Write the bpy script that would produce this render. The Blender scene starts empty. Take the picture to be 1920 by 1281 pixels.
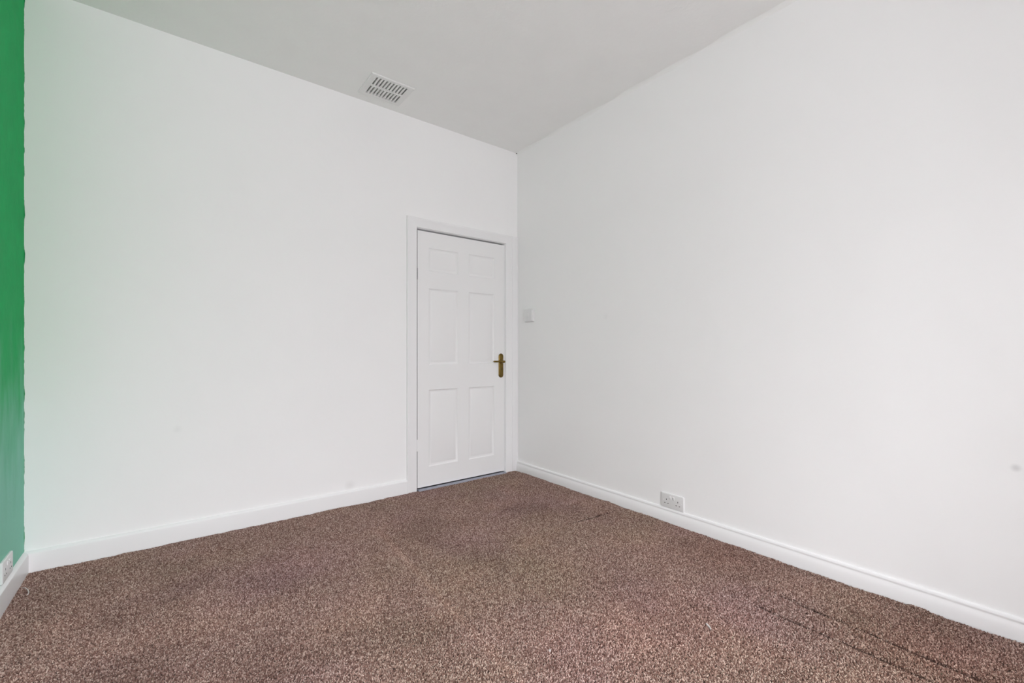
import bpy, bmesh, math, random
from mathutils import Vector, Matrix
random.seed(4)
S = bpy.context.scene
COL = S.collection

# ------------------------------------------------------------------ camera
H = 1.06                      # lens height above the carpet
UX, VY, LX, HC = 2.465, 3.113, -0.534, 2.81   # right wall, back wall, green wall, ceiling
CBY = 2.45                    # green wall cut short here, out of view, to limit green bounce
AX_ = -0.90                   # unseen white alcove wall, added to lessen the green cast
WY = -1.5                    # window wall behind the camera
cam = bpy.data.objects.new('camera', bpy.data.cameras.new('camera'))
COL.objects.link(cam)
cam.location = (0, 0, H)
cam.rotation_euler = (math.radians(90), 0, -math.radians(37.855))
cam.data.sensor_fit = 'HORIZONTAL'
cam.data.sensor_width = 36
cam.data.lens = 36 * 837.6 / 1920
cam.data.shift_x = -2.0 / 1920
cam.data.shift_y = 16.7 / 1920
cam.data.clip_start = 0.02
S.camera = cam

# ------------------------------------------------------------------ sky and daylight
SKY = 7.55
GROUND = 1.0
HOR = 1.0
TINT = (1.0, .992, 1.035)
W = bpy.data.worlds.new('sky'); S.world = W; W.use_nodes = True
nt = W.node_tree; nt.nodes.clear()
tc = nt.nodes.new('ShaderNodeTexCoord'); sp = nt.nodes.new('ShaderNodeSeparateXYZ')
rp = nt.nodes.new('ShaderNodeValToRGB'); mp = nt.nodes.new('ShaderNodeMapRange')
bg = nt.nodes.new('ShaderNodeBackground'); ou = nt.nodes.new('ShaderNodeOutputWorld')
mp.inputs['From Min'].default_value = -1; mp.inputs['From Max'].default_value = 1
nt.links.new(tc.outputs['Generated'], sp.inputs[0]); nt.links.new(sp.outputs['Z'], mp.inputs['Value'])
nt.links.new(mp.outputs[0], rp.inputs[0]); nt.links.new(rp.outputs[0], bg.inputs[0]); nt.links.new(bg.outputs[0], ou.inputs[0])
e = rp.color_ramp.elements
e[0].position = 0.47; e[0].color = (GROUND * TINT[0], GROUND * TINT[1], GROUND * TINT[2], 1)
e[1].position = 0.51; e[1].color = tuple(TINT[i] * HOR for i in range(3)) + (1,)      # overcast sky: much brighter overhead than at the horizon
q_ = rp.color_ramp.elements.new(1.0); q_.color = tuple(TINT[i] * 4.8 * HOR for i in range(3)) + (1,)
bg.inputs[1].default_value = SKY

def window_light(name, x0, x1, z0, z1):
    L = bpy.data.lights.new(name, 'AREA'); L.shape = 'RECTANGLE'
    L.size = x1 - x0; L.size_y = z1 - z0; L.cycles.is_portal = True
    o = bpy.data.objects.new(name, L); COL.objects.link(o)
    o.location = ((x0 + x1) / 2, WY - 0.16, (z0 + z1) / 2)
    o.rotation_euler = (math.radians(90), 0, 0)      # -Z of the lamp looks along +Y, into the room
    return o
WIN = (-0.60, 1.15, 0.45, 2.30)
window_light('window_portal', *WIN)

S.view_settings.view_transform = 'Standard'
S.view_settings.look = 'None'
S.view_settings.gamma = 1
S.view_settings.use_curve_mapping = False
S.view_settings.exposure = 0.0
S.cycles.use_denoising = True
S.cycles.max_bounces = 16
S.cycles.diffuse_bounces = 14
S.cycles.glossy_bounces = 6
S.cycles.sample_clamp_indirect = 8

# ------------------------------------------------------------------ materials
def lin(c):
    return tuple(((v / 255) / 12.92 if v <= 10 else (((v / 255) + .055) / 1.055) ** 2.4) for v in c) + (1,)

def mat(name, col, rough=.6, metal=0, spec=.5, bump=None, vary=None, mottling=None, coat=0):
    m = bpy.data.materials.new(name); m.use_nodes = True
    t = m.node_tree; b = t.nodes['Principled BSDF']
    b.inputs['Base Color'].default_value = col
    b.inputs['Roughness'].default_value = rough
    b.inputs['Metallic'].default_value = metal
    b.inputs['Specular IOR Level'].default_value = spec
    b.inputs['Coat Weight'].default_value = coat
    g = t.nodes.new('ShaderNodeNewGeometry')
    if vary:                                          # (scale, amount): slight uneven paint or grain
        n = t.nodes.new('ShaderNodeTexNoise'); n.inputs['Scale'].default_value = vary[0]; n.inputs['Detail'].default_value = 4
        t.links.new(g.outputs['Position'], n.inputs['Vector'])
        r = t.nodes.new('ShaderNodeMapRange'); r.inputs['From Min'].default_value = .3; r.inputs['From Max'].default_value = .7
        r.inputs['To Min'].default_value = 1 - vary[1]; r.inputs['To Max'].default_value = 1 + vary[1]
        t.links.new(n.outputs['Fac'], r.inputs['Value'])
        h = t.nodes.new('ShaderNodeHueSaturation'); h.inputs['Color'].default_value = col
        t.links.new(r.outputs[0], h.inputs['Value']); t.links.new(h.outputs[0], b.inputs['Base Color'])
    prev = None
    for (sc, st, dist) in (bump or []):
        n = t.nodes.new('ShaderNodeTexNoise'); n.inputs['Scale'].default_value = sc; n.inputs['Detail'].default_value = 3
        t.links.new(g.outputs['Position'], n.inputs['Vector'])
        q = t.nodes.new('ShaderNodeBump'); q.inputs['Strength'].default_value = st; q.inputs['Distance'].default_value = dist
        t.links.new(n.outputs['Fac'], q.inputs['Height'])
        if prev: t.links.new(prev.outputs[0], q.inputs['Normal'])
        prev = q
    if prev: t.links.new(prev.outputs[0], b.inputs['Normal'])
    return m

WHITE = (.90, .90, .90, 1)
m_wall = mat('white_emulsion', WHITE, .75, spec=.3, bump=[(3, .35, .02), (60, .12, .002)], vary=(2.2, .006))
m_ceil = mat('ceiling_paint', (.90, .90, .89, 1), .85, spec=.2, bump=[(9, .35, .012), (55, .3, .003)], vary=(5, .01))
m_gloss = mat('white_gloss_paint', (.86, .86, .865, 1), .32, bump=[(40, .06, .002)])
m_door = mat('white_door_paint', (.85, .85, .85, 1), .38, bump=[(30, .06, .002)])
m_green = mat('green_emulsion', lin((0, 172, 92)), .6, spec=.15, bump=[(6, .4, .01), (50, .25, .003)], vary=(14, .06))
m_plastic = mat('white_plastic', (.78, .78, .78, 1), .3, bump=[(8, .02, .001)])
m_grille = mat('painted_grille', (.82, .82, .81, 1), .5, bump=[(60, .1, .001)])
m_dark = mat('dark_recess', (.045, .045, .045, 1), .9, vary=(30, .1))
m_duct = mat('dusty_duct', (.50, .50, .49, 1), .9, vary=(30, .15))
m_hole = mat('socket_hole', (.08, .08, .08, 1), .9, vary=(30, .1))
m_brass = mat('aged_brass', lin((126, 104, 58)), .27, metal=1, bump=[(120, .1, .0006)], vary=(40, .18))
m_alu = mat('threshold_aluminium', (.42, .43, .50, 1), .38, metal=.9, vary=(25, .12))
m_slab = mat('floor_underlay', (.10, .08, .075, 1), .95, vary=(10, .2))
m_edge = mat('shaded_door_edge', (.16, .15, .14, 1), .8, vary=(20, .1))
m_frame = mat('window_paint', (.85, .85, .85, 1), .35, bump=[(30, .05, .001)])
m_scar = mat('raised_filler', (.80, .80, .80, 1), .8, bump=[(90, .2, .002)])

def glass():
    m = bpy.data.materials.new('window_glass'); m.use_nodes = True; t = m.node_tree; t.nodes.clear()
    o = t.nodes.new('ShaderNodeOutputMaterial'); mx = t.nodes.new('ShaderNodeMixShader'); fr = t.nodes.new('ShaderNodeFresnel')
    a = t.nodes.new('ShaderNodeBsdfTransparent'); b = t.nodes.new('ShaderNodeBsdfGlossy'); b.inputs['Roughness'].default_value = .02
    fr.inputs[0].default_value = 1.2
    t.links.new(fr.outputs[0], mx.inputs[0]); t.links.new(a.outputs[0], mx.inputs[1]); t.links.new(b.outputs[0], mx.inputs[2]); t.links.new(mx.outputs[0], o.inputs[0])
    return m
m_glass = glass()

# back wall: the green paint of the next wall runs a few millimetres round the corner in a ragged cut line
def add_stains(m, specs):
    """specs: (axis index, x/y, z, radius, colour, strength): small smudges of their own on the paint"""
    t = m.node_tree; b = t.nodes['Principled BSDF']
    src = b.inputs['Base Color'].links[0].from_socket
    g = t.nodes.new('ShaderNodeNewGeometry')
    for (c, rad, colr, st) in specs:
        d = t.nodes.new('ShaderNodeVectorMath'); d.operation = 'DISTANCE'
        d.inputs[1].default_value = c; t.links.new(g.outputs['Position'], d.inputs[0])
        r = t.nodes.new('ShaderNodeMapRange'); r.interpolation_type = 'SMOOTHSTEP'
        r.inputs['From Min'].default_value = 0; r.inputs['From Max'].default_value = rad
        r.inputs['To Min'].default_value = st; r.inputs['To Max'].default_value = 0
        t.links.new(d.outputs['Value'], r.inputs['Value'])
        x = t.nodes.new('ShaderNodeMix'); x.data_type = 'RGBA'; x.inputs[7].default_value = colr
        t.links.new(r.outputs[0], x.inputs[0]); t.links.new(src, x.inputs[6]); src = x.outputs[2]
    t.links.new(src, b.inputs['Base Color'])
def add_green_edge(m):
    t = m.node_tree; b = t.nodes['Principled BSDF']
    src = b.inputs['Base Color'].links[0].from_socket
    g = t.nodes.new('ShaderNodeNewGeometry'); s = t.nodes.new('ShaderNodeSeparateXYZ'); t.links.new(g.outputs['Position'], s.inputs[0])
    n = t.nodes.new('ShaderNodeTexNoise'); n.noise_dimensions = '1D'; n.inputs['Scale'].default_value = 9; n.inputs['Detail'].default_value = 5
    t.links.new(s.outputs['Z'], n.inputs['W'])
    a = t.nodes.new('ShaderNodeMath'); a.operation = 'MULTIPLY_ADD'; a.inputs[1].default_value = .012; a.inputs[2].default_value = LX - .0055
    t.links.new(n.outputs['Fac'], a.inputs[0])
    c = t.nodes.new('ShaderNodeMath'); c.operation = 'LESS_THAN'; t.links.new(s.outputs['X'], c.inputs[0]); t.links.new(a.outputs[0], c.inputs[1])
    x = t.nodes.new('ShaderNodeMix'); x.data_type = 'RGBA'; x.inputs[7].default_value = lin((30, 140, 82))
    t.links.new(c.outputs[0], x.inputs[0]); t.links.new(src, x.inputs[6]); t.links.new(x.outputs[2], b.inputs['Base Color'])
def add_pale_streaks(m):
    # lower part mixed paler in vertical streaks
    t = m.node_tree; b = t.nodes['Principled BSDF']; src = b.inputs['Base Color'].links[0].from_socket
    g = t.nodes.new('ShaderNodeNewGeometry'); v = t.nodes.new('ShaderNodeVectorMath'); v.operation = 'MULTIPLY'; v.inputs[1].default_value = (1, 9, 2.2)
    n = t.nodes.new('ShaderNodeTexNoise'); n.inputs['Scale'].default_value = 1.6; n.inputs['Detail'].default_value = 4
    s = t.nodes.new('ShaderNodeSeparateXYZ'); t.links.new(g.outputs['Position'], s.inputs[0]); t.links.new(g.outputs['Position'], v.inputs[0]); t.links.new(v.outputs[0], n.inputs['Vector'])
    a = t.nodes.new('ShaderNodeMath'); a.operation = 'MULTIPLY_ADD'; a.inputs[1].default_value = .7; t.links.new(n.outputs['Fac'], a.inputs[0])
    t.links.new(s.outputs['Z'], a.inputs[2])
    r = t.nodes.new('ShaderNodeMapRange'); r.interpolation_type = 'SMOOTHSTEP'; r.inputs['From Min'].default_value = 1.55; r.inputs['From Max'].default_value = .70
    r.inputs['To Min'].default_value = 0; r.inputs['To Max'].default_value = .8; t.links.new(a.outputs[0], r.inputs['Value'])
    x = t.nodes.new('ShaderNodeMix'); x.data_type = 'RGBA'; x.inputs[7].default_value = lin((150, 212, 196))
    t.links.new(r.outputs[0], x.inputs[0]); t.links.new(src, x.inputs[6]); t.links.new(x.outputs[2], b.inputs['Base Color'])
add_pale_streaks(m_green)
m_wallb = m_wall.copy(); m_wallb.name = 'white_emulsion_back'
add_green_edge(m_wallb)
add_stains(m_wallb, [((1.0, VY, .13), .05, (.55, .55, .53, 1), .2), ((.05, VY, .62), .03, (.6, .6, .6, 1), .15)])
m_wallr = m_wall.copy(); m_wallr.name = 'white_emulsion_right'
add_stains(m_wallr, [((UX, .162, .628), .02, (.5, .5, .5, 1), .45), ((UX, 2.1, 1.3), .03, (.6, .6, .6, 1), .1)])

PATCHES = [(1.236, 1.638, 0.45, (0.96, 1.0, 0.93)), (1.549, 0.989, 0.4, (1.1, 1.05, 1.05)), (2.272, 1.172, 0.35, (0.86, 0.79, 0.77)), (0.517, 2.39, 0.4, (0.98, 0.95, 1.02)), (-0.085, 1.931, 0.3, (0.78, 0.76, 0.76)), (0.3, 1.696, 0.3, (0.78, 0.76, 0.76)), (2.11, 0.29, 0.45, (0.95, 0.86, 0.84)), (1.133, 1.049, 0.3, (1.04, 1.0, 1.04)), (1.904, 2.233, 0.3, (0.93, 0.93, 0.9))]
# carpet: two-tone heathered twist pile in brown
def carpet_material(name, tuft):
    m = bpy.data.materials.new(name); m.use_nodes = True
    t = m.node_tree; b = t.nodes['Principled BSDF']
    b.inputs['Roughness'].default_value = .95; b.inputs['Specular IOR Level'].default_value = .1
    b.inputs['Sheen Weight'].default_value = .15; b.inputs['Sheen Roughness'].default_value = .5
    g = t.nodes.new('ShaderNodeNewGeometry'); r = t.nodes.new('ShaderNodeValToRGB')
    cr = r.color_ramp
    cols = [(0, (96, 70, 61)), (.3, (127, 98, 88)), (.65, (157, 130, 119)), (1, (204, 182, 170))]
    cr.elements[0].position = 0; cr.elements[0].color = lin(cols[0][1])
    cr.elements[1].position = 1; cr.elements[1].color = lin(cols[-1][1])
    for p_, c_ in cols[1:-1]:
        q = cr.elements.new(p_); q.color = lin(c_)
    if tuft:
        oi = t.nodes.new('ShaderNodeObjectInfo'); t.links.new(oi.outputs['Random'], r.inputs[0])
    else:
        for q in cr.elements: q.color = tuple(v * .3 for v in q.color[:3]) + (1,)      # backing darkened to read as shade in bare creases
        n = t.nodes.new('ShaderNodeTexNoise'); n.inputs['Scale'].default_value = 150; n.inputs['Detail'].default_value = 2
        t.links.new(g.outputs['Position'], n.inputs['Vector']); t.links.new(n.outputs['Fac'], r.inputs[0])
    src = r.outputs[0]
    for sc, colr, lo, hi, amt in ((1.3, (.94, .99, .91, 1), .45, .65, .8), (1.7, (.98, .95, 1.04, 1), .5, .66, .8), (2.6, (.82, .81, .80, 1), .5, .68, .8), (3.1, (1.10, 1.08, 1.06, 1), .5, .66, .9)):
        n = t.nodes.new('ShaderNodeTexNoise'); n.inputs['Scale'].default_value = sc; n.inputs['Detail'].default_value = 3
        ad = t.nodes.new('ShaderNodeVectorMath'); ad.inputs[1].default_value = (sc * 7, sc * 3, 0)
        t.links.new(g.outputs['Position'], ad.inputs[0]); t.links.new(ad.outputs[0], n.inputs['Vector'])
        q = t.nodes.new('ShaderNodeMapRange'); q.inputs['From Min'].default_value = lo; q.inputs['From Max'].default_value = hi; q.inputs['To Max'].default_value = amt
        t.links.new(n.outputs['Fac'], q.inputs['Value'])
        x = t.nodes.new('ShaderNodeMix'); x.data_type = 'RGBA'; x.blend_type = 'MULTIPLY'; x.inputs[7].default_value = colr
        x.clamp_result = False
        t.links.new(q.outputs[0], x.inputs[0]); t.links.new(src, x.inputs[6]); src = x.outputs[2]
    # broad soft patches, some darker
    for (px_, py_, rad, colr) in PATCHES:
        d = t.nodes.new('ShaderNodeVectorMath'); d.operation = 'DISTANCE'; d.inputs[1].default_value = (px_, py_, 0)
        t.links.new(g.outputs['Position'], d.inputs[0])
        q = t.nodes.new('ShaderNodeMapRange'); q.interpolation_type = 'SMOOTHSTEP'
        q.inputs['From Min'].default_value = rad * .1; q.inputs['From Max'].default_value = rad; q.inputs['To Min'].default_value = 1; q.inputs['To Max'].default_value = 0
        t.links.new(d.outputs['Value'], q.inputs['Value'])
        x = t.nodes.new('ShaderNodeMix'); x.data_type = 'RGBA'; x.blend_type = 'MULTIPLY'; x.inputs[7].default_value = colr + (1,); x.clamp_result = False
        t.links.new(q.outputs[0], x.inputs[0]); t.links.new(src, x.inputs[6]); src = x.outputs[2]
    # paler line: light caught by leaning pile, painted into the colour
    sx = t.nodes.new('ShaderNodeSeparateXYZ'); t.links.new(g.outputs['Position'], sx.inputs[0])
    ln = t.nodes.new('ShaderNodeMath'); ln.operation = 'MULTIPLY_ADD'; ln.inputs[1].default_value = -.068; t.links.new(sx.outputs['Y'], ln.inputs[0]); t.links.new(sx.outputs['X'], ln.inputs[2])
    df = t.nodes.new('ShaderNodeMath'); df.operation = 'SUBTRACT'; df.inputs[1].default_value = .817; t.links.new(ln.outputs[0], df.inputs[0])
    ab = t.nodes.new('ShaderNodeMath'); ab.operation = 'ABSOLUTE'; t.links.new(df.outputs[0], ab.inputs[0])
    q = t.nodes.new('ShaderNodeMapRange'); q.interpolation_type = 'SMOOTHSTEP'; q.inputs['From Max'].default_value = .035; q.inputs['To Min'].default_value = 1; q.inputs['To Max'].default_value = 0
    t.links.new(ab.outputs[0], q.inputs['Value'])
    q2 = t.nodes.new('ShaderNodeMapRange'); q2.interpolation_type = 'SMOOTHSTEP'; q2.inputs['From Min'].default_value = 2.8; q2.inputs['From Max'].default_value = 2.2; t.links.new(sx.outputs['Y'], q2.inputs['Value'])
    mm = t.nodes.new('ShaderNodeMath'); mm.operation = 'MULTIPLY'; t.links.new(q.outputs[0], mm.inputs[0]); t.links.new(q2.outputs[0], mm.inputs[1])
    x = t.nodes.new('ShaderNodeMix'); x.data_type = 'RGBA'; x.blend_type = 'MULTIPLY'; x.inputs[7].default_value = (1.16, 1.15, 1.13, 1); x.clamp_result = False
    t.links.new(mm.outputs[0], x.inputs[0]); t.links.new(src, x.inputs[6]); src = x.outputs[2]
    # crease shade, lit lips and the shaded right edge painted in: (axis the line runs along, slope, offset, from, to)
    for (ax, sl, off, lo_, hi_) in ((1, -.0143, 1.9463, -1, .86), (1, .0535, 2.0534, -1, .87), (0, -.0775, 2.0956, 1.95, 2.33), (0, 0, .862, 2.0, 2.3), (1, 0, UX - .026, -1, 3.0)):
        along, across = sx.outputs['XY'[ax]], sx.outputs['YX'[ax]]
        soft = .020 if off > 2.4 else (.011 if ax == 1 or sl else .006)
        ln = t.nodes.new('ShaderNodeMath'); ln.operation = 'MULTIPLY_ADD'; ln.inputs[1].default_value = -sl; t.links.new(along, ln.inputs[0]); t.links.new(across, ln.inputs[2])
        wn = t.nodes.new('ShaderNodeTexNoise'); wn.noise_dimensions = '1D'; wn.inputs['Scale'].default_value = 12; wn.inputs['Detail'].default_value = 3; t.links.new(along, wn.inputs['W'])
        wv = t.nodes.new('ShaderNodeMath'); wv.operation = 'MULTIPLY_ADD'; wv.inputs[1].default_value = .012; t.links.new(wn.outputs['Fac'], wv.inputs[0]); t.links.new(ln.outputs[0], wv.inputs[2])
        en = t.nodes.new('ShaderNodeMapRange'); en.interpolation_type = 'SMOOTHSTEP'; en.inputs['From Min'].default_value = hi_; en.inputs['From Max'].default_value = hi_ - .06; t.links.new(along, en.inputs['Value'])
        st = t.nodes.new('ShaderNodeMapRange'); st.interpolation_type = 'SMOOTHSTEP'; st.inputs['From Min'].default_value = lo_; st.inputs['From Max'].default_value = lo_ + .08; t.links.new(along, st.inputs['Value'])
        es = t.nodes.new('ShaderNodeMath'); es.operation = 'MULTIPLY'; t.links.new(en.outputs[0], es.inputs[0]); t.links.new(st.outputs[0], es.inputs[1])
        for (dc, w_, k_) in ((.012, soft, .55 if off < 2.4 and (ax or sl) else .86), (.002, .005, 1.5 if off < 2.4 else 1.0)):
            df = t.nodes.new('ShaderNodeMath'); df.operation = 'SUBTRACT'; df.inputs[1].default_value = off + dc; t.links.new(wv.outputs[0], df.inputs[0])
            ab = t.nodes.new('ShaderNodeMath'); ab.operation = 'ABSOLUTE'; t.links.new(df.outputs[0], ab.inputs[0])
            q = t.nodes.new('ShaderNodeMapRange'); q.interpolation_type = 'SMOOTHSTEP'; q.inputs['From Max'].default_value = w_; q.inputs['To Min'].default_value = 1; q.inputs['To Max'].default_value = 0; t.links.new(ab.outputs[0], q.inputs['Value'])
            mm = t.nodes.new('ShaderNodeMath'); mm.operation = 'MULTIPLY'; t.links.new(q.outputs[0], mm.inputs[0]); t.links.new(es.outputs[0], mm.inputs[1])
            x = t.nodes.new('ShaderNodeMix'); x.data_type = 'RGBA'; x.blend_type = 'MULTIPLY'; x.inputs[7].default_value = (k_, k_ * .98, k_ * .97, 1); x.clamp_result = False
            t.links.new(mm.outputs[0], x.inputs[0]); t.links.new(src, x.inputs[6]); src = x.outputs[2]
    t.links.new(src, b.inputs['Base Color'])
    return m
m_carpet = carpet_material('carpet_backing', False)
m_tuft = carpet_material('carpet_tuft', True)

# ------------------------------------------------------------------ helpers
def link(name, me, m, parent=None, kind=None):
    o = bpy.data.objects.new(name, me); COL.objects.link(o)
    if m and not me.materials: me.materials.append(m)
    if parent: o.parent = parent
    if kind: o['kind'] = kind
    return o
def obj(name, bm, m, parent=None, kind=None, smooth=False):
    bmesh.ops.recalc_face_normals(bm, faces=bm.faces[:])
    me = bpy.data.meshes.new(name); bm.to_mesh(me); bm.free()
    for p in me.polygons: p.use_smooth = True
    if not smooth: me.set_sharp_from_angle(angle=math.radians(28))
    return link(name, me, m, parent, kind)
def root(name, loc, kind=None, label=None, cat=None):
    o = bpy.data.objects.new(name, None); COL.objects.link(o); o.location = loc; o.empty_display_size = .05
    if kind: o['kind'] = kind
    if label: o['label'] = label
    if cat: o['category'] = cat
    return o
def box(bm, x0, x1, y0, y1, z0, z1, bev=0, seg=2):
    r = bmesh.ops.create_cube(bm, size=1)
    for v in r['verts']:
        v.co = Vector(((x0 + x1) / 2 + v.co.x * (x1 - x0), (y0 + y1) / 2 + v.co.y * (y1 - y0), (z0 + z1) / 2 + v.co.z * (z1 - z0)))
    if bev:
        es = list({e for v in r['verts'] for e in v.link_edges})
        bmesh.ops.bevel(bm, geom=es, offset=bev, segments=seg, profile=.5, affect='EDGES')
def prism(bm, pts, a, b, place):
    """profile pts (d, z) swept between a and b; place(t, d, z) -> xyz"""
    A = [bm.verts.new(place(a, d, z)) for d, z in pts]; B = [bm.verts.new(place(b, d, z)) for d, z in pts]
    n = len(pts)
    for i in range(n): bm.faces.new((A[i], A[(i + 1) % n], B[(i + 1) % n], B[i]))
    bm.faces.new(A); bm.faces.new(B)
def grid_wall(bm, place, a0, a1, b0, b1, th, holes=()):
    """slab in the (a, b) plane with rectangular openings; place(a, b, t): t=0 inner face, t=th outer"""
    As = sorted({a0, a1, *[h[0] for h in holes], *[h[1] for h in holes]}); Bs = sorted({b0, b1, *[h[2] for h in holes], *[h[3] for h in holes]})
    solid = lambda i, j: 0 <= i < len(As) - 1 and 0 <= j < len(Bs) - 1 and not any(h[0] <= (As[i] + As[i + 1]) / 2 <= h[1] and h[2] <= (Bs[j] + Bs[j + 1]) / 2 <= h[3] for h in holes)
    V = {}
    def v(i, j, t):
        k = (i, j, t)
        if k not in V: V[k] = bm.verts.new(place(As[i], Bs[j], t * th))
        return V[k]
    for i in range(len(As) - 1):
        for j in range(len(Bs) - 1):
            if not solid(i, j): continue
            for t in (0, 1): bm.faces.new((v(i, j, t), v(i + 1, j, t), v(i + 1, j + 1, t), v(i, j + 1, t)))
            for (di, dj, p, q) in ((-1, 0, (i, j), (i, j + 1)), (1, 0, (i + 1, j), (i + 1, j + 1)), (0, -1, (i, j), (i + 1, j)), (0, 1, (i, j + 1), (i + 1, j + 1))):
                if not solid(i + di, j + dj): bm.faces.new((v(*p, 0), v(*q, 0), v(*q, 1), v(*p, 1)))
def rounded_plate(bm, w, h, d, r, place, seg=8, dome=0):
    """plate w x h with corner radius r standing out d; place(a, b, t)"""
    pts = []
    for cx_, cz_, s in ((w / 2 - r, h / 2 - r, 0), (-w / 2 + r, h / 2 - r, 90), (-w / 2 + r, -h / 2 + r, 180), (w / 2 - r, -h / 2 + r, 270)):
        for k in range(seg + 1):
            a_ = math.radians(s + 90 * k / seg); pts.append((cx_ + r * math.cos(a_), cz_ + r * math.sin(a_)))
    rings = [(1, 1, 0), (1, 1, d * .6), (1 - .0016 / w * 2, 1 - .0016 / h * 2, d * .9), (1 - .004 / w * 2, 1 - .004 / h * 2, d)]
    if dome: rings += [(.6, .9, d + dome * .7), (.2, .8, d + dome)]
    R = [[bm.verts.new(place(x * sx, z * sz, t)) for x, z in pts] for sx, sz, t in rings]
    n = len(pts)
    for A, B in zip(R, R[1:]):
        for i in range(n): bm.faces.new((A[i], A[(i + 1) % n], B[(i + 1) % n], B[i]))
    bm.faces.new(R[-1]); bm.faces.new(R[0])
def lathe(bm, prof, place, seg=20):
    """prof (r, t); place(a, b, t)"""
    R = [[bm.verts.new(place(r * math.cos(2 * math.pi * k / seg), r * math.sin(2 * math.pi * k / seg), t)) for k in range(seg)] for r, t in prof]
    for A, B in zip(R, R[1:]):
        for i in range(seg): bm.faces.new((A[i], A[(i + 1) % seg], B[(i + 1) % seg], B[i]))
    bm.faces.new(R[0]); bm.faces.new(R[-1])
def tube(bm, path, radii, seg=12):
    rings = []
    for i, p in enumerate(path):
        p = Vector(p); d = (Vector(path[min(i + 1, len(path) - 1)]) - Vector(path[max(i - 1, 0)])).normalized()
        u = d.cross(Vector((0, 0, 1)))
        u = u.normalized() if u.length > 1e-4 else Vector((1, 0, 0)); w = d.cross(u).normalized()
        ra, rb = radii[i]
        rings.append([bm.verts.new(p + u * ra * math.cos(2 * math.pi * k / seg) + w * rb * math.sin(2 * math.pi * k / seg)) for k in range(seg)])
    for A, B in zip(rings, rings[1:]):
        for k in range(seg): bm.faces.new((A[k], A[(k + 1) % seg], B[(k + 1) % seg], B[k]))
    bm.faces.new(rings[0]); bm.faces.new(rings[-1])

# ------------------------------------------------------------------ room shell
T = .14
DX0, DX1, DZ = 1.498, 2.325, 1.985         # clear door opening between the linings
bm = bmesh.new(); grid_wall(bm, lambda a, b, t: (a, VY + t, b), LX - T, UX + T, -.02, HC, T, [(DX0 - .03, DX1 + .03, -.02, DZ + .03)])
obj('wall_back', bm, m_wallb, kind='structure')
bm = bmesh.new(); grid_wall(bm, lambda a, b, t: (UX + t, a, b), WY, VY, -.02, HC, T)
obj('wall_right', bm, m_wallr, kind='structure')
# green wall cut short; unseen white alcove added beside it to limit green bounce
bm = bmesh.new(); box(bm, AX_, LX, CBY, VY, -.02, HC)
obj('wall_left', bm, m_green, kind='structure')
bm = bmesh.new(); grid_wall(bm, lambda a, b, t: (AX_ - t, a, b), WY, VY, -.02, HC, T)
obj('wall_added_alcove', bm, m_wall, kind='structure')
bm = bmesh.new(); grid_wall(bm, lambda a, b, t: (a, WY - t, b), AX_ - T, UX + T, -.02, HC, T, [WIN])
obj('wall_front', bm, m_wall, kind='structure')
bm = bmesh.new(); box(bm, AX_ - T, UX + T, WY - T, VY + T, -.14, -.035)
obj('floor', bm, m_slab, kind='structure')
# ceiling as a slightly sagging plaster sheet with an opening for the grille
VX0, VX1, VY0, VY1 = 1.024, 1.315, 2.757, 3.026
bm = bmesh.new()
hole = (VX0 + .03, VX1 - .03, VY0 + .025, VY1 - .025)
grid_wall(bm, lambda a, b, t: (a, b, HC + t), AX_ - T, UX + T, WY - T, VY + T, .12, [hole])
obj('ceiling', bm, m_ceil, kind='structure')
# lining-paper fillet: the soft uneven joint where the right wall meets the ceiling
bm = bmesh.new(); prev = None; random.seed(8)
N = 90
for i in range(N + 1):
    y = VY - .002 - (VY - WY - .004) * i / N
    w = .016 + .010 * math.sin(i * .7) * math.sin(i * .23) + random.uniform(-.002, .003)
    row = [bm.verts.new(p) for p in ((UX, y, HC - w), (UX - w * .32, y, HC - w * .36), (UX - w * .9, y, HC))]
    if prev:
        for k in range(2): bm.faces.new((prev[k], prev[k + 1], row[k + 1], row[k]))
    prev = row
obj('trim_1', bm, m_ceil, kind='structure', smooth=True)

# skirting boards
skA = [(0, -.02), (.018, -.02), (.018, .078), (.0165, .088), (.012, .094), (.007, .098), (0, .0995)]
skR = [(0, -.02), (.019, -.02), (.019, .022), (.0175, .040), (.0145, .054), (.0115, .0615), (.0106, .065), (.0108, .0675), (.0120, .071), (.0118, .0745), (.0090, .080), (.004, .0835), (0, .084)]
bm = bmesh.new(); prism(bm, skA, LX, 1.416, lambda t, d, z: (t, VY - d, z)); obj('baseboard_back', bm, m_gloss, kind='structure')
bm = bmesh.new(); prism(bm, skA, CBY, VY - .018, lambda t, d, z: (LX + d, t, z)); obj('baseboard_left', bm, m_gloss, kind='structure')
bm = bmesh.new(); prism(bm, skR, WY + .02, VY, lambda t, d, z: (UX - d, t, z)); obj('baseboard_right', bm, m_gloss, kind='structure')
bm = bmesh.new(); prism(bm, skA, AX_, UX, lambda t, d, z: (t, WY + d, z)); obj('baseboard_front', bm, m_gloss, kind='structure')
bm = bmesh.new(); prism(bm, skA, WY + .02, CBY, lambda t, d, z: (AX_ + d, t, z)); obj('baseboard_added_alcove', bm, m_gloss, kind='structure')

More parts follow.
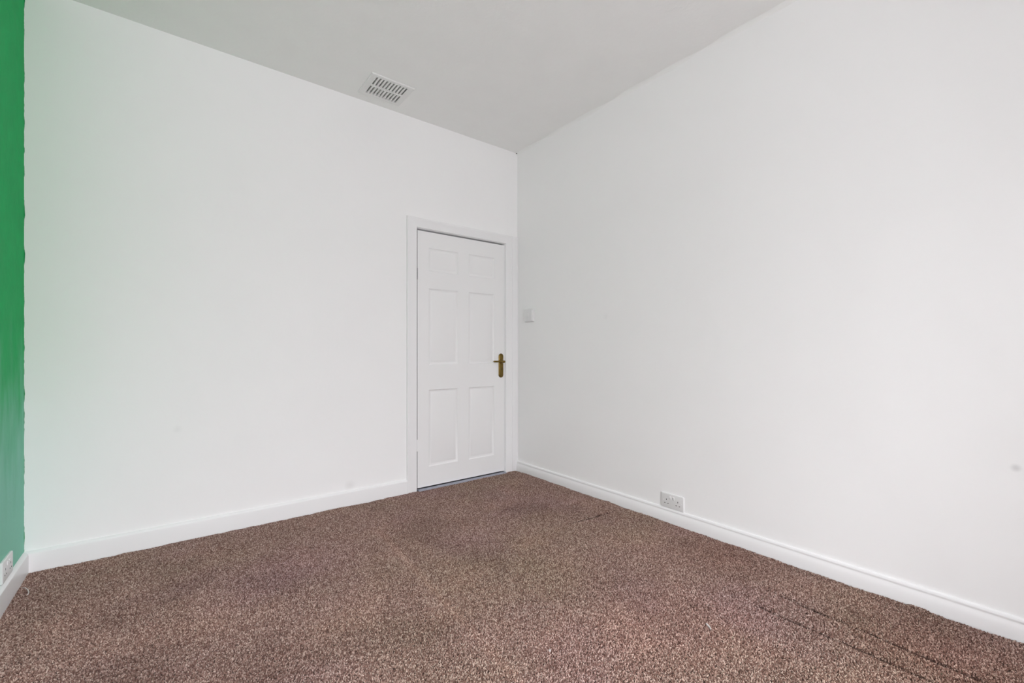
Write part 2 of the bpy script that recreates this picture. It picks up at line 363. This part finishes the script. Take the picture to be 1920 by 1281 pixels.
# ------------------------------------------------------------------ door
door = root('door_1', (DX0, VY, 0), 'structure')
def dbox(name, m, *a, parent=door, bev=0):
    bm = bmesh.new(); box(bm, *a, bev=bev)
    return place_in(name, bm, m, parent)
def world_loc(o):
    p = Vector(o.location)
    while o.parent: o = o.parent; p += Vector(o.location)
    return p
def place_in(name, bm, m, parent, smooth=False):
    off = world_loc(parent)
    bmesh.ops.translate(bm, verts=bm.verts[:], vec=-off)
    return obj(name, bm, m, parent, smooth=smooth)
# lining: two jambs and a head, with stops behind the leaf
LY = VY + T
for x0, x1, nm in ((DX0 - .028, DX0 - .001, 'jamb'), (DX1 + .001, DX1 + .028, 'jamb')):
    dbox(nm, m_gloss, x0, x1, VY - .002, LY, -.018, DZ + .028, bev=.001)
dbox('head', m_gloss, DX0 - .001, DX1 + .001, VY - .002, LY, DZ + .001, DZ + .028, bev=.001)
bm = bmesh.new()
box(bm, DX0, DX0 + .012, VY + .052, VY + .08, -.01, DZ - .0005); box(bm, DX1 - .012, DX1, VY + .052, VY + .08, -.01, DZ - .0005); box(bm, DX0 + .012, DX1 - .012, VY + .052, VY + .08, DZ - .014, DZ - .0005)
place_in('door_stop', bm, m_dark, door)

# leaf: a moulded six-panel slab, made as stiles/rails round recessed fields
LX0, LX1, LZ0, LZ1 = DX0 + .0062, DX1 - .0008, .015, DZ - .0125
FY = VY + .003
cols_ = ((1.600, 1.860), (1.962, 2.219))
rows_ = ((1.670, 1.850), (.948, 1.538), (.165, .756))
bm = bmesh.new()
xs = [LX0, cols_[0][0], cols_[0][1], cols_[1][0], cols_[1][1], LX1]
zs = [LZ0, rows_[2][0], rows_[2][1], rows_[1][0], rows_[1][1], rows_[0][0], rows_[0][1], LZ1]
V = {}
def gv(i, j):
    if (i, j) not in V: V[(i, j)] = bm.verts.new((xs[i], FY, zs[j]))
    return V[(i, j)]
def rect(x0, x1, z0, z1, y): return [bm.verts.new(p) for p in ((x0, y, z0), (x1, y, z0), (x1, y, z1), (x0, y, z1))]
for i in range(5):
    for j in range(7):
        c = [gv(i, j), gv(i + 1, j), gv(i + 1, j + 1), gv(i, j + 1)]
        if i % 2 == 1 and j % 2 == 1:
            x0, x1, z0, z1 = xs[i], xs[i + 1], zs[j], zs[j + 1]; prev = c
            for ins, dy in ((.003, .0028), (.008, .0065), (.014, .0085), (.020, .0090)):
                r = rect(x0 + ins, x1 - ins, z0 + ins, z1 - ins, FY + dy)
                for k in range(4): bm.faces.new((prev[k], prev[(k + 1) % 4], r[(k + 1) % 4], r[k]))
                prev = r
            bm.faces.new(prev)
        else: bm.faces.new(c)
back = [bm.verts.new(p) for p in ((LX0, FY + .04, LZ0), (LX1, FY + .04, LZ0), (LX1, FY + .04, LZ1), (LX0, FY + .04, LZ1))]
bm.faces.new(back)
bm.faces.new([gv(i, 0) for i in range(6)] + [back[1], back[0]])
bm.faces.new([gv(i, 7) for i in range(6)] + [back[2], back[3]])
bm.faces.new([gv(0, j) for j in range(8)] + [back[3], back[0]])
bm.faces.new([gv(5, j) for j in range(8)] + [back[2], back[1]])
leaf = place_in('door_leaf', bm, m_door, door)
leaf.data.materials.append(m_edge)
for p in leaf.data.polygons:
    if p.normal.x < -.99 and p.area > .02: p.material_index = 1           # hinge edge painted dark for the shade in the gap
for (x0, x1) in cols_:
    for (z0, z1) in rows_:
        bm = bmesh.new()
        ins = .021; y = FY + .0091
        prev = rect(x0 + ins, x1 - ins, z0 + ins, z1 - ins, y)
        bm.faces.new(prev)
        for i2, dy in ((.021, -.0012), (.034, -.0055), (.037, -.0062)):
            r = rect(x0 + i2, x1 - i2, z0 + i2, z1 - i2, y + dy)
            for k in range(4): bm.faces.new((prev[k], prev[(k + 1) % 4], r[(k + 1) % 4], r[k]))
            prev = r
        bm.faces.new(prev)
        place_in('panel', bm, m_door, leaf)
# hinges: knuckles in the gap on the left edge
for z, m_ in ((1.640, m_dark), (.340, m_gloss)):
    bm = bmesh.new(); lathe(bm, [(.001, -.045), (.0042, -.043), (.0046, -.015), (.0038, -.0145), (.0046, -.014), (.0046, .014), (.0038, .0145), (.0046, .015), (.0042, .043), (.001, .045)],
                            lambda a, b, t: (DX0 + .001 + a, VY - .0005 + b, z + t), 12)
    hg = place_in('hinge', bm, m_, door, smooth=False)
    hg['label'] = 'dark metal hinge' if m_ is m_dark else 'painted white hinge'

# lever handle on a round-ended backplate
hx, hz = 2.288, .929; hy = FY
P = lambda a, b, t: (hx + a, hy - t, hz + b)
handle = root('door_handle', (hx - DX0, hy - VY, hz)); handle.parent = door
handle['label'] = 'aged brass lever handle on a long round-ended backplate'
bm = bmesh.new(); rounded_plate(bm, .050, .208, .005, .0249, P, seg=10, dome=.005)
place_in('backplate', bm, m_brass, handle, smooth=True)
Pl = lambda a, b, t: (hx + a, hy - t, hz + .034 + b)
bm = bmesh.new(); lathe(bm, [(.021, .008), (.021, .012), (.017, .015), (.011, .018), (.009, .030), (.0105, .036), (.0115, .043), (.0095, .052), (.004, .055)], Pl, 24)
place_in('rose', bm, m_brass, handle, smooth=True)
bm = bmesh.new()
path = [(hx + .008, hy - .046, hz + .034), (hx - .010, hy - .047, hz + .0345), (hx - .040, hy - .047, hz + .037), (hx - .075, hy - .045, hz + .0365), (hx - .098, hy - .041, hz + .037), (hx - .106, hy - .038, hz + .0375)]
tube(bm, path, [(.005, .006), (.0075, .0085), (.006, .0065), (.006, .0070), (.0065, .0075), (.003, .004)], 14)
place_in('lever', bm, m_brass, handle, smooth=True)
for dz in (.088, -.088):
    bm = bmesh.new(); lathe(bm, [(.0045, .006), (.0045, .0085), (.0032, .0098), (.001, .0102)], lambda a, b, t: (hx + a, hy - t, hz + dz + b), 12)
    place_in('screw', bm, m_brass, handle)
bm = bmesh.new(); lathe(bm, [(.0045, .009), (.0045, .0104), (.0035, .0106)], lambda a, b, t: (hx + a, hy - t, hz - .03 + b * 1.5), 12)
place_in('keyhole', bm, m_dark, handle)

# architraves
def arch(pts, a, b, place, name):
    bm = bmesh.new(); prism(bm, pts, a, b, place); return obj(name, bm, m_gloss, kind='structure')
ap = [(0, 0), (.010, 0), (.0135, .003), (.0145, .010), (.0145, .052), (.0165, .060), (.018, .066), (.0175, .076), (.013, .080), (0, .080)]   # (depth, distance from the opening)
AX = DX0 - .004; AZ = DZ + .004; AXR = DX1 + .006
def miter(bm, pts, rot):
    pass
bm = bmesh.new()
A = [bm.verts.new((AX - w, VY - d, -.012)) for d, w in ap]; B = [bm.verts.new((AX - w, VY - d, AZ + w * .93)) for d, w in ap]
n = len(ap)
for i in range(n): bm.faces.new((A[i], A[(i + 1) % n], B[(i + 1) % n], B[i]))
bm.faces.new(A); bm.faces.new(B); obj('trim_2', bm, m_gloss, kind='structure')
bm = bmesh.new()
A = [bm.verts.new((AX - w, VY - d, AZ + w * .93)) for d, w in ap]; B = [bm.verts.new((AXR + w * .85, VY - d, AZ + w * .93)) for d, w in ap]
for i in range(n): bm.faces.new((A[i], A[(i + 1) % n], B[(i + 1) % n], B[i]))
bm.faces.new(A); bm.faces.new(B); obj('trim_3', bm, m_gloss, kind='structure')
bm = bmesh.new()
A = [bm.verts.new((AXR + w * .85, VY - d, -.012)) for d, w in ap]; B = [bm.verts.new((AXR + w * .85, VY - d, AZ + w * .93)) for d, w in ap]
for i in range(n): bm.faces.new((A[i], A[(i + 1) % n], B[(i + 1) % n], B[i]))
bm.faces.new(A); bm.faces.new(B); obj('trim_4', bm, m_gloss, kind='structure')
# boxed strip between the architrave and the corner
bm = bmesh.new(); box(bm, AXR + .070, UX - .0005, VY - .0125, VY, -.012, AZ + .074, bev=.0015); obj('trim_5', bm, m_gloss, kind='structure')

# threshold strip under the door
bm = bmesh.new()
prism(bm, [(-.034, -.002), (.030, -.002), (.034, .001), (.024, .006), (.004, .0075), (.002, .0055), (-.002, .0055), (-.004, .0075), (-.024, .006), (-.034, .001)], DX0 + .002, DX1 - .002, lambda t, d, z: (t, VY - .006 - d, z))
ts = obj('threshold_strip', bm, m_alu); ts['label'] = 'ribbed grey metal threshold strip along the foot of the white door'; ts['category'] = 'threshold strip'
bm = bmesh.new(); box(bm, DX0 - .02, DX1 + .02, VY + .035, VY + T + .02, -.018, -.004); lob = obj('trim_6', bm, m_slab, kind='structure')
bm = bmesh.new(); box(bm, DX0 - .1, DX1 + .1, VY + T + .002, VY + T + .02, -.02, DZ + .1); obj('wall_hall', bm, m_dark, kind='structure')

# ------------------------------------------------------------------ window (behind the camera)
win = root('window_1', ((WIN[0] + WIN[1]) / 2, WY - .07, WIN[2]), 'structure')
x0, x1, z0, z1 = WIN
bm = bmesh.new()
y0, y1 = WY - .11, WY - .05
box(bm, x0, x0 + .05, y0, y1, z0, z1, .003); box(bm, x1 - .05, x1, y0, y1, z0, z1, .003)
box(bm, x0 + .05, x1 - .05, y0, y1, z0, z0 + .06, .003); box(bm, x0 + .05, x1 - .05, y0, y1, z1 - .05, z1, .003)
place_in('window_frame', bm, m_frame, win)
xm = (x0 + x1) / 2; zm = (z0 + z1) / 2
bm = bmesh.new(); box(bm, xm - .03, xm + .03, y0, y1, z0 + .06, z1 - .05, .003); place_in('mullion', bm, m_frame, win)
for (a, b) in ((x0 + .05, xm - .03), (xm + .03, x1 - .05)):
    bm = bmesh.new(); box(bm, a, b, y0 + .01, y1 - .01, zm - .02, zm + .02, .003); place_in('meeting_rail', bm, m_frame, win)
    for (c, d) in ((z0 + .06, zm - .02), (zm + .02, z1 - .05)):
        bm = bmesh.new(); box(bm, a, b, WY - .082, WY - .078, c, d); place_in('pane', bm, m_glass, win)
bm = bmesh.new(); box(bm, x0 - .05, x1 + .05, WY - .05, WY + .05, z0 - .035, z0, .005); place_in('window_sill', bm, m_frame, win)

# ------------------------------------------------------------------ ceiling grille
vent = root('ceiling_vent', ((VX0 + VX1) / 2, (VY0 + VY1) / 2, HC), label='white slotted air vent in the ceiling close to the back wall', cat='air vent')
def vb(name, m, *a, bev=0): bm = bmesh.new(); box(bm, *a, bev=bev); return place_in(name, bm, m, vent)
bm = bmesh.new(); fr = .030; zt = HC - .007
ix0, ix1, iy0, iy1 = VX0 + .034, VX1 - .034, VY0 + .030, VY1 - .030
def ring(x0, x1, y0, y1, z): return [bm.verts.new(p) for p in ((x0, y0, z), (x1, y0, z), (x1, y1, z), (x0, y1, z))]
rs = [ring(VX0, VX1, VY0, VY1, HC - .0002), ring(VX0 + .001, VX1 - .001, VY0 + .001, VY1 - .001, HC - .005), ring(VX0 + .006, VX1 - .006, VY0 + .006, VY1 - .006, zt - .001), ring(ix0 - .006, ix1 + .006, iy0 - .006, iy1 + .006, zt), ring(ix0, ix1, iy0, iy1, zt + .002), ring(ix0, ix1, iy0, iy1, HC + .004)]
for a_, b_ in zip(rs, rs[1:]):
    for k in range(4): bm.faces.new((a_[k], a_[(k + 1) % 4], b_[(k + 1) % 4], b_[k]))
place_in('frame', bm, m_grille, vent)
NS = 10; pitch = (ix1 - ix0) / NS
for k in range(NS + 1):
    xc = ix0 + k * pitch; hw = pitch * .26
    a0_ = max(ix0, xc - hw) if k else ix0; a1_ = min(ix1, xc + hw) if k < NS else ix1
    vb('slat', m_grille, a0_, a1_, iy0, iy1, zt + .0012, HC - .0005, bev=.0007)
ym = (iy0 + iy1) / 2
vb('crossbar', m_grille, ix0, ix1, ym - .009, ym + .009, zt + .001, HC - .0004, bev=.0007)
bm = bmesh.new(); box(bm, hole[0], hole[1], hole[2], hole[3], HC + .014, HC + .020); place_in('backing', bm, m_duct, vent)

# ------------------------------------------------------------------ sockets and switch
def wall_frame(kind, a0, z0_):
    """returns (empty location, place(a, b, t)) for the right wall or the green wall"""
    if kind == 'right': return (UX, a0, z0_), (lambda a, b, t: (UX - t, a0 + a, z0_ + b))
    return (LX, a0, z0_), (lambda a, b, t: (LX + t, a0 + a, z0_ + b))
def pbox(bm, place, a0, a1, b0, b1, t0, t1, bev=0):
    p, q = Vector(place(a0, b0, t0)), Vector(place(a1, b1, t1))
    box(bm, min(p.x, q.x), max(p.x, q.x), min(p.y, q.y), max(p.y, q.y), min(p.z, q.z), max(p.z, q.z), bev)
def double_socket(kind, a0, z0_, label, w=.154, h=.090):
    loc, pl = wall_frame(kind, a0, z0_)
    o = root('double_socket', loc, label=label, cat='socket')
    bm = bmesh.new(); rounded_plate(bm, w, h, .009, .005, pl, seg=4); place_in('faceplate', bm, m_plastic, o)
    s = w / .150
    for cx_ in (-.038 * s, .038 * s):
        for (a, b, ww, hh) in ((0, .006, .0045, .009), (-.011, -.016, .0075, .0045), (.011, -.016, .0075, .0045)):
            bm = bmesh.new(); pbox(bm, pl, cx_ + a - ww / 2, cx_ + a + ww / 2, b - hh / 2, b + hh / 2, .0082, .0094); place_in('pin_hole', bm, m_hole, o)
    for cx_ in (-.011, .011):
        bm = bmesh.new(); pbox(bm, pl, cx_ - .0065, cx_ + .0065, .012, .030, .008, .0125, .0012); sw = place_in('rocker_switch', bm, m_plastic, o)
    for cx_ in (-.060, .060):
        bm = bmesh.new(); lathe(bm, [(.0034, .0085), (.0034, .0098), (.0022, .0103)], lambda a, b, t: pl(cx_ + a, b, t), 10); place_in('screw', bm, m_plastic, o)
    return o
double_socket('right', 1.568, .1285, 'white double wall socket low on the long white wall, right above the skirting')
double_socket('left', 2.795, .146, 'white double wall socket on the green wall at the left edge')
loc, pl = wall_frame('right', 2.932, 1.359)
sw = root('light_switch', loc, label='small white square light switch on the white wall beside the door', cat='light switch')
bm = bmesh.new(); rounded_plate(bm, .112, .112, .020, .006, pl, seg=4); place_in('pattress', bm, m_plastic, sw)
bm = bmesh.new(); rounded_plate(bm, .100, .100, .006, .005, lambda a, b, t: pl(a, b, t + .0195), seg=4); place_in('faceplate', bm, m_plastic, sw)
bm = bmesh.new(); pbox(bm, pl, -.011, .011, -.017, .017, .025, .030, .0015); place_in('rocker_switch', bm, m_plastic, sw)

# small dark hole in the plaster where the two walls and the ceiling meet
bm = bmesh.new(); bmesh.ops.create_icosphere(bm, subdivisions=2, radius=1)
for v in bm.verts: v.co = Vector((UX - .006 + v.co.x * .009, VY - .004 + v.co.y * .007, HC - .002 + v.co.z * .005)) + Vector((random.uniform(-.001, .001),) * 3)
o = obj('trim_7', bm, m_dark, kind='structure')

# ------------------------------------------------------------------ carpet
def sstep(a, b, x):
    t = min(1, max(0, (x - a) / (b - a))); return t * t * (3 - 2 * t)
from mathutils import noise
def seg_d(x, y, p, q):
    px, py = x - p[0], y - p[1]; dx, dy = q[0] - p[0], q[1] - p[1]; L = math.hypot(dx, dy)
    t = (px * dx + py * dy) / L; s = (px * dy - py * dx) / L
    return t, s, L
def groove(x, y, p, q, w, depth, ridge):
    t, s, L = seg_d(x, y, p, q)
    if abs(s) > w * 6 or t < -.05 or t > L + .05: return 0
    k = sstep(-.05, .03, t) * (1 - sstep(L - .03, L + .05, t))
    s += .004 * noise.noise(Vector((t * 6, s * 0, p[0] * 3)))
    return k * (-depth * math.exp(-(s / w) ** 2) + ridge * math.exp(-((s + 2.2 * w) / (1.6 * w)) ** 2))
def carpet_z(x, y):
    z = .0035 * noise.noise(Vector((x * 2.2, y * 2.2, 0))) + .0012 * noise.noise(Vector((x * 9, y * 9, 3)))
    z += groove(x, y, (1.952, -.4), (1.934, .86), .012, .020, .005)
    z += groove(x, y, (2.032, -.4), (2.100, .87), .012, .020, .005)
    z += groove(x, y, (2.33, .862), (1.94, .862), .012, .004, .003)
    z += groove(x, y, (2.33, 1.915), (1.93, 1.946), .011, .016, .004)
    z += groove(x, y, (.90, 1.25), (1.00, 2.66), .028, .006, .009)
    z += groove(x, y, (-.02, 2.815), (-.42, 2.877), .012, .003, .006)
    z += groove(x, y, (.10, 2.80), (.75, 2.86), .02, .002, .004)
    # edges: tucked at the skirting with small uneven rolls
    dr = UX - .019 - x
    z += math.exp(-(dr / .03) ** 2) * (.002 + .007 * noise.noise(Vector((y * 5, 1, 0))) + .004 * noise.noise(Vector((y * 19, 4, 0))))
    db = VY - .018 - y
    if x < 1.42: z += math.exp(-(db / .03) ** 2) * (.001 + .006 * noise.noise(Vector((x * 5, 7, 0))) + .003 * noise.noise(Vector((x * 21, 7, 0))))
    z += .010 * math.exp(-((y - .42) / .03) ** 2 - (dr / .022) ** 2) + .007 * math.exp(-((y - 2.06) / .02) ** 2 - (dr / .02) ** 2)
    z -= .007 * math.exp(-(dr / .010) ** 2) + (.005 * math.exp(-(db / .012) ** 2) if x < 1.42 else 0)
    return z - .004
X0, X1, Y0, Y1 = LX + .018, UX - .019, WY + .018, VY - .016
xs_ = []; x = X0
while x < X1 - 1e-4:
    xs_.append(x); x += .005 if (x > 1.88 or .85 < x < 1.05) else .012
xs_.append(X1)
ys_ = []; y = Y0
while y < Y1 - 1e-4:
    ys_.append(y); y += .03 if y < .2 else (.006 if (.83 < y < .9 or 1.89 < y < 1.98 or y > 2.78) else .012)
ys_.append(Y1)
verts = [(x, y, carpet_z(x, y)) for y in ys_ for x in xs_]
nx = len(xs_)
faces = [(j * nx + i, j * nx + i + 1, (j + 1) * nx + i + 1, (j + 1) * nx + i) for j in range(len(ys_) - 1) for i in range(nx - 1)]
me = bpy.data.meshes.new('carpet'); me.from_pydata(verts, [], faces); me.update()
for p in me.polygons: p.use_smooth = True
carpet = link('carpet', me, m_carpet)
carpet['label'] = 'brown heathered wall-to-wall carpet with creases, covering the whole floor'; carpet['category'] = 'carpet'

# one twisted yarn tuft, then scattered over the carpet as its pile
tb = bmesh.new()
rings = []
for k, (r, z, dx) in enumerate(((.0030, -.001, 0), (.0038, .003, .0003), (.0036, .0065, .0010), (.0018, .0088, .0018))):
    rings.append([tb.verts.new((dx + r * math.cos(2 * math.pi * i / 5 + k * .5), r * math.sin(2 * math.pi * i / 5 + k * .5), z)) for i in range(5)])
for A, B in zip(rings, rings[1:]):
    for i in range(5): tb.faces.new((A[i], A[(i + 1) % 5], B[(i + 1) % 5], B[i]))
tb.faces.new(rings[-1])
tme = bpy.data.meshes.new('tuft'); tb.to_mesh(tme); tb.free(); tme.materials.append(m_tuft)
for p in tme.polygons: p.use_smooth = True

# the pile leaves the bottom of the two long creases and a hair along the skirting bare
def bare(x, y):
    for p, q in (((1.952, -.4), (1.934, .86)), ((2.032, -.4), (2.100, .87))):
        t, s, L = seg_d(x, y, p, q)
        s += .004 * noise.noise(Vector((t * 6, 0, p[0] * 3)))
        if -.02 < t < L - .02 and .001 < s < .012 + .005 * noise.noise(Vector((t * 25, 5, 0))): return True
    t, s, L = seg_d(x, y, (2.33, 1.915), (1.93, 1.946))
    if .02 < t < L - .1 and -.001 < s + .004 * noise.noise(Vector((t * 6, 0, 2.33 * 3))) < .011: return True
    return UX - .019 - x < .005 * (1 + noise.noise(Vector((y * 30, 2, 0)))) or (x < 1.42 and VY - .016 - y < .004)
pfaces = [f for f in faces if not bare(sum(verts[k][0] for k in f) / 4, sum(verts[k][1] for k in f) / 4)]
pme = bpy.data.meshes.new('carpet_pile'); pme.from_pydata(verts, [], pfaces); pme.update()
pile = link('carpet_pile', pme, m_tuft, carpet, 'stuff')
pile.data.materials.clear(); pile.data.materials.append(m_tuft)
ng = bpy.data.node_groups.new('pile', 'GeometryNodeTree')
ng.interface.new_socket('Geometry', in_out='INPUT', socket_type='NodeSocketGeometry')
ng.interface.new_socket('Geometry', in_out='OUTPUT', socket_type='NodeSocketGeometry')
N_ = ng.nodes; Lk = ng.links
gi = N_.new('NodeGroupInput'); go = N_.new('NodeGroupOutput')
# keep only the part of the carpet in front of the camera
DENS = 68000
pos = N_.new('GeometryNodeInputPosition'); sx = N_.new('ShaderNodeSeparateXYZ'); Lk.new(pos.outputs[0], sx.inputs[0])
m1 = N_.new('ShaderNodeMath'); m1.operation = 'LESS_THAN'; Lk.new(sx.outputs['Y'], m1.inputs[0]); m1.inputs[1].default_value = -.6
dl = N_.new('GeometryNodeDeleteGeometry'); dl.domain = 'FACE'; Lk.new(gi.outputs[0], dl.inputs['Geometry']); Lk.new(m1.outputs[0], dl.inputs['Selection'])
dp = N_.new('GeometryNodeDistributePointsOnFaces'); dp.distribute_method = 'RANDOM'; dp.inputs['Density'].default_value = DENS; dp.inputs['Seed'].default_value = 3
Lk.new(dl.outputs[0], dp.inputs['Mesh'])
# the tuft itself is made here from a primitive so no helper object stands in the scene
cone = N_.new('GeometryNodeMeshCone'); cone.inputs['Vertices'].default_value = 5; cone.inputs['Side Segments'].default_value = 2
cone.inputs['Radius Top'].default_value = .0011; cone.inputs['Radius Bottom'].default_value = .0029; cone.inputs['Depth'].default_value = .0068
sm = N_.new('GeometryNodeSetMaterial'); sm.inputs['Material'].default_value = m_tuft
Lk.new(cone.outputs[0], sm.inputs[0])
ip = N_.new('GeometryNodeInstanceOnPoints'); Lk.new(dp.outputs['Points'], ip.inputs['Points']); Lk.new(sm.outputs[0], ip.inputs['Instance'])
rv = N_.new('FunctionNodeRandomValue'); rv.data_type = 'FLOAT_VECTOR'; rv.inputs['Min'].default_value = (-.75, -.75, 0); rv.inputs['Max'].default_value = (.75, .75, 6.28)
Lk.new(rv.outputs['Value'], ip.inputs['Rotation'])
rs_ = N_.new('FunctionNodeRandomValue'); rs_.data_type = 'FLOAT_VECTOR'; rs_.inputs['Min'].default_value = (.7, .7, .6); rs_.inputs['Max'].default_value = (1.25, 1.25, 1.2); rs_.inputs['Seed'].default_value = 5
Lk.new(rs_.outputs['Value'], ip.inputs['Scale'])
Lk.new(ip.outputs[0], go.inputs[0])
md = pile.modifiers.new('pile', 'NODES'); md.node_group = ng
bpy.data.meshes.remove(tme)

# ------------------------------------------------------------------ bits lying on the carpet
m_lint = mat('pale_lint', (.62, .58, .56, 1), .9, bump=[(200, .2, .001)])
bm = bmesh.new()
pts = [(-.504, 2.900), (-.492, 2.890), (-.480, 2.865), (-.471, 2.830), (-.470, 2.800)]
tube(bm, [(x, y, .007 + .0008 * math.sin(i * 2)) for i, (x, y) in enumerate(pts)], [(.0018, .0014)] * 5, 8)
o = obj('thread', bm, m_lint, smooth=True); o['label'] = 'pale curved thread lying on the carpet by the left skirting'; o['category'] = 'thread'
def fleck(name, px, py, ln, wd, ang, label):
    bm = bmesh.new()
    n = 9; top = []; 
    ring_ = []
    for k in range(n):
        a = 2 * math.pi * k / n; r = random.uniform(.75, 1.15)
        x, y = math.cos(a) * ln * r, math.sin(a) * wd * r
        ring_.append((px + x * math.cos(ang) - y * math.sin(ang), py + x * math.sin(ang) + y * math.cos(ang)))
    z = carpet_z(px, py) + .0075
    A = [bm.verts.new((x, y, z - .003)) for x, y in ring_]; B = [bm.verts.new((px + (x - px) * .8, py + (y - py) * .8, z + .001 + random.uniform(0, .0008))) for x, y in ring_]
    for k in range(n): bm.faces.new((A[k], A[(k + 1) % n], B[(k + 1) % n], B[k]))
    c = bm.verts.new((px, py, z + .002))
    for k in range(n): bm.faces.new((B[k], B[(k + 1) % n], c))
    bm.faces.new(A)
    o = obj(name, bm, m_lint); o['label'] = label; o['category'] = 'debris'
fleck('paint_flake', 1.068, 1.163, .006, .004, .4, 'tiny pale flake lying on the carpet near the bottom edge of the view')
fleck('dust_smear', 1.644, 0.894, .020, .004, 1.0, 'faint pale streak of dust on the right part of the carpet')
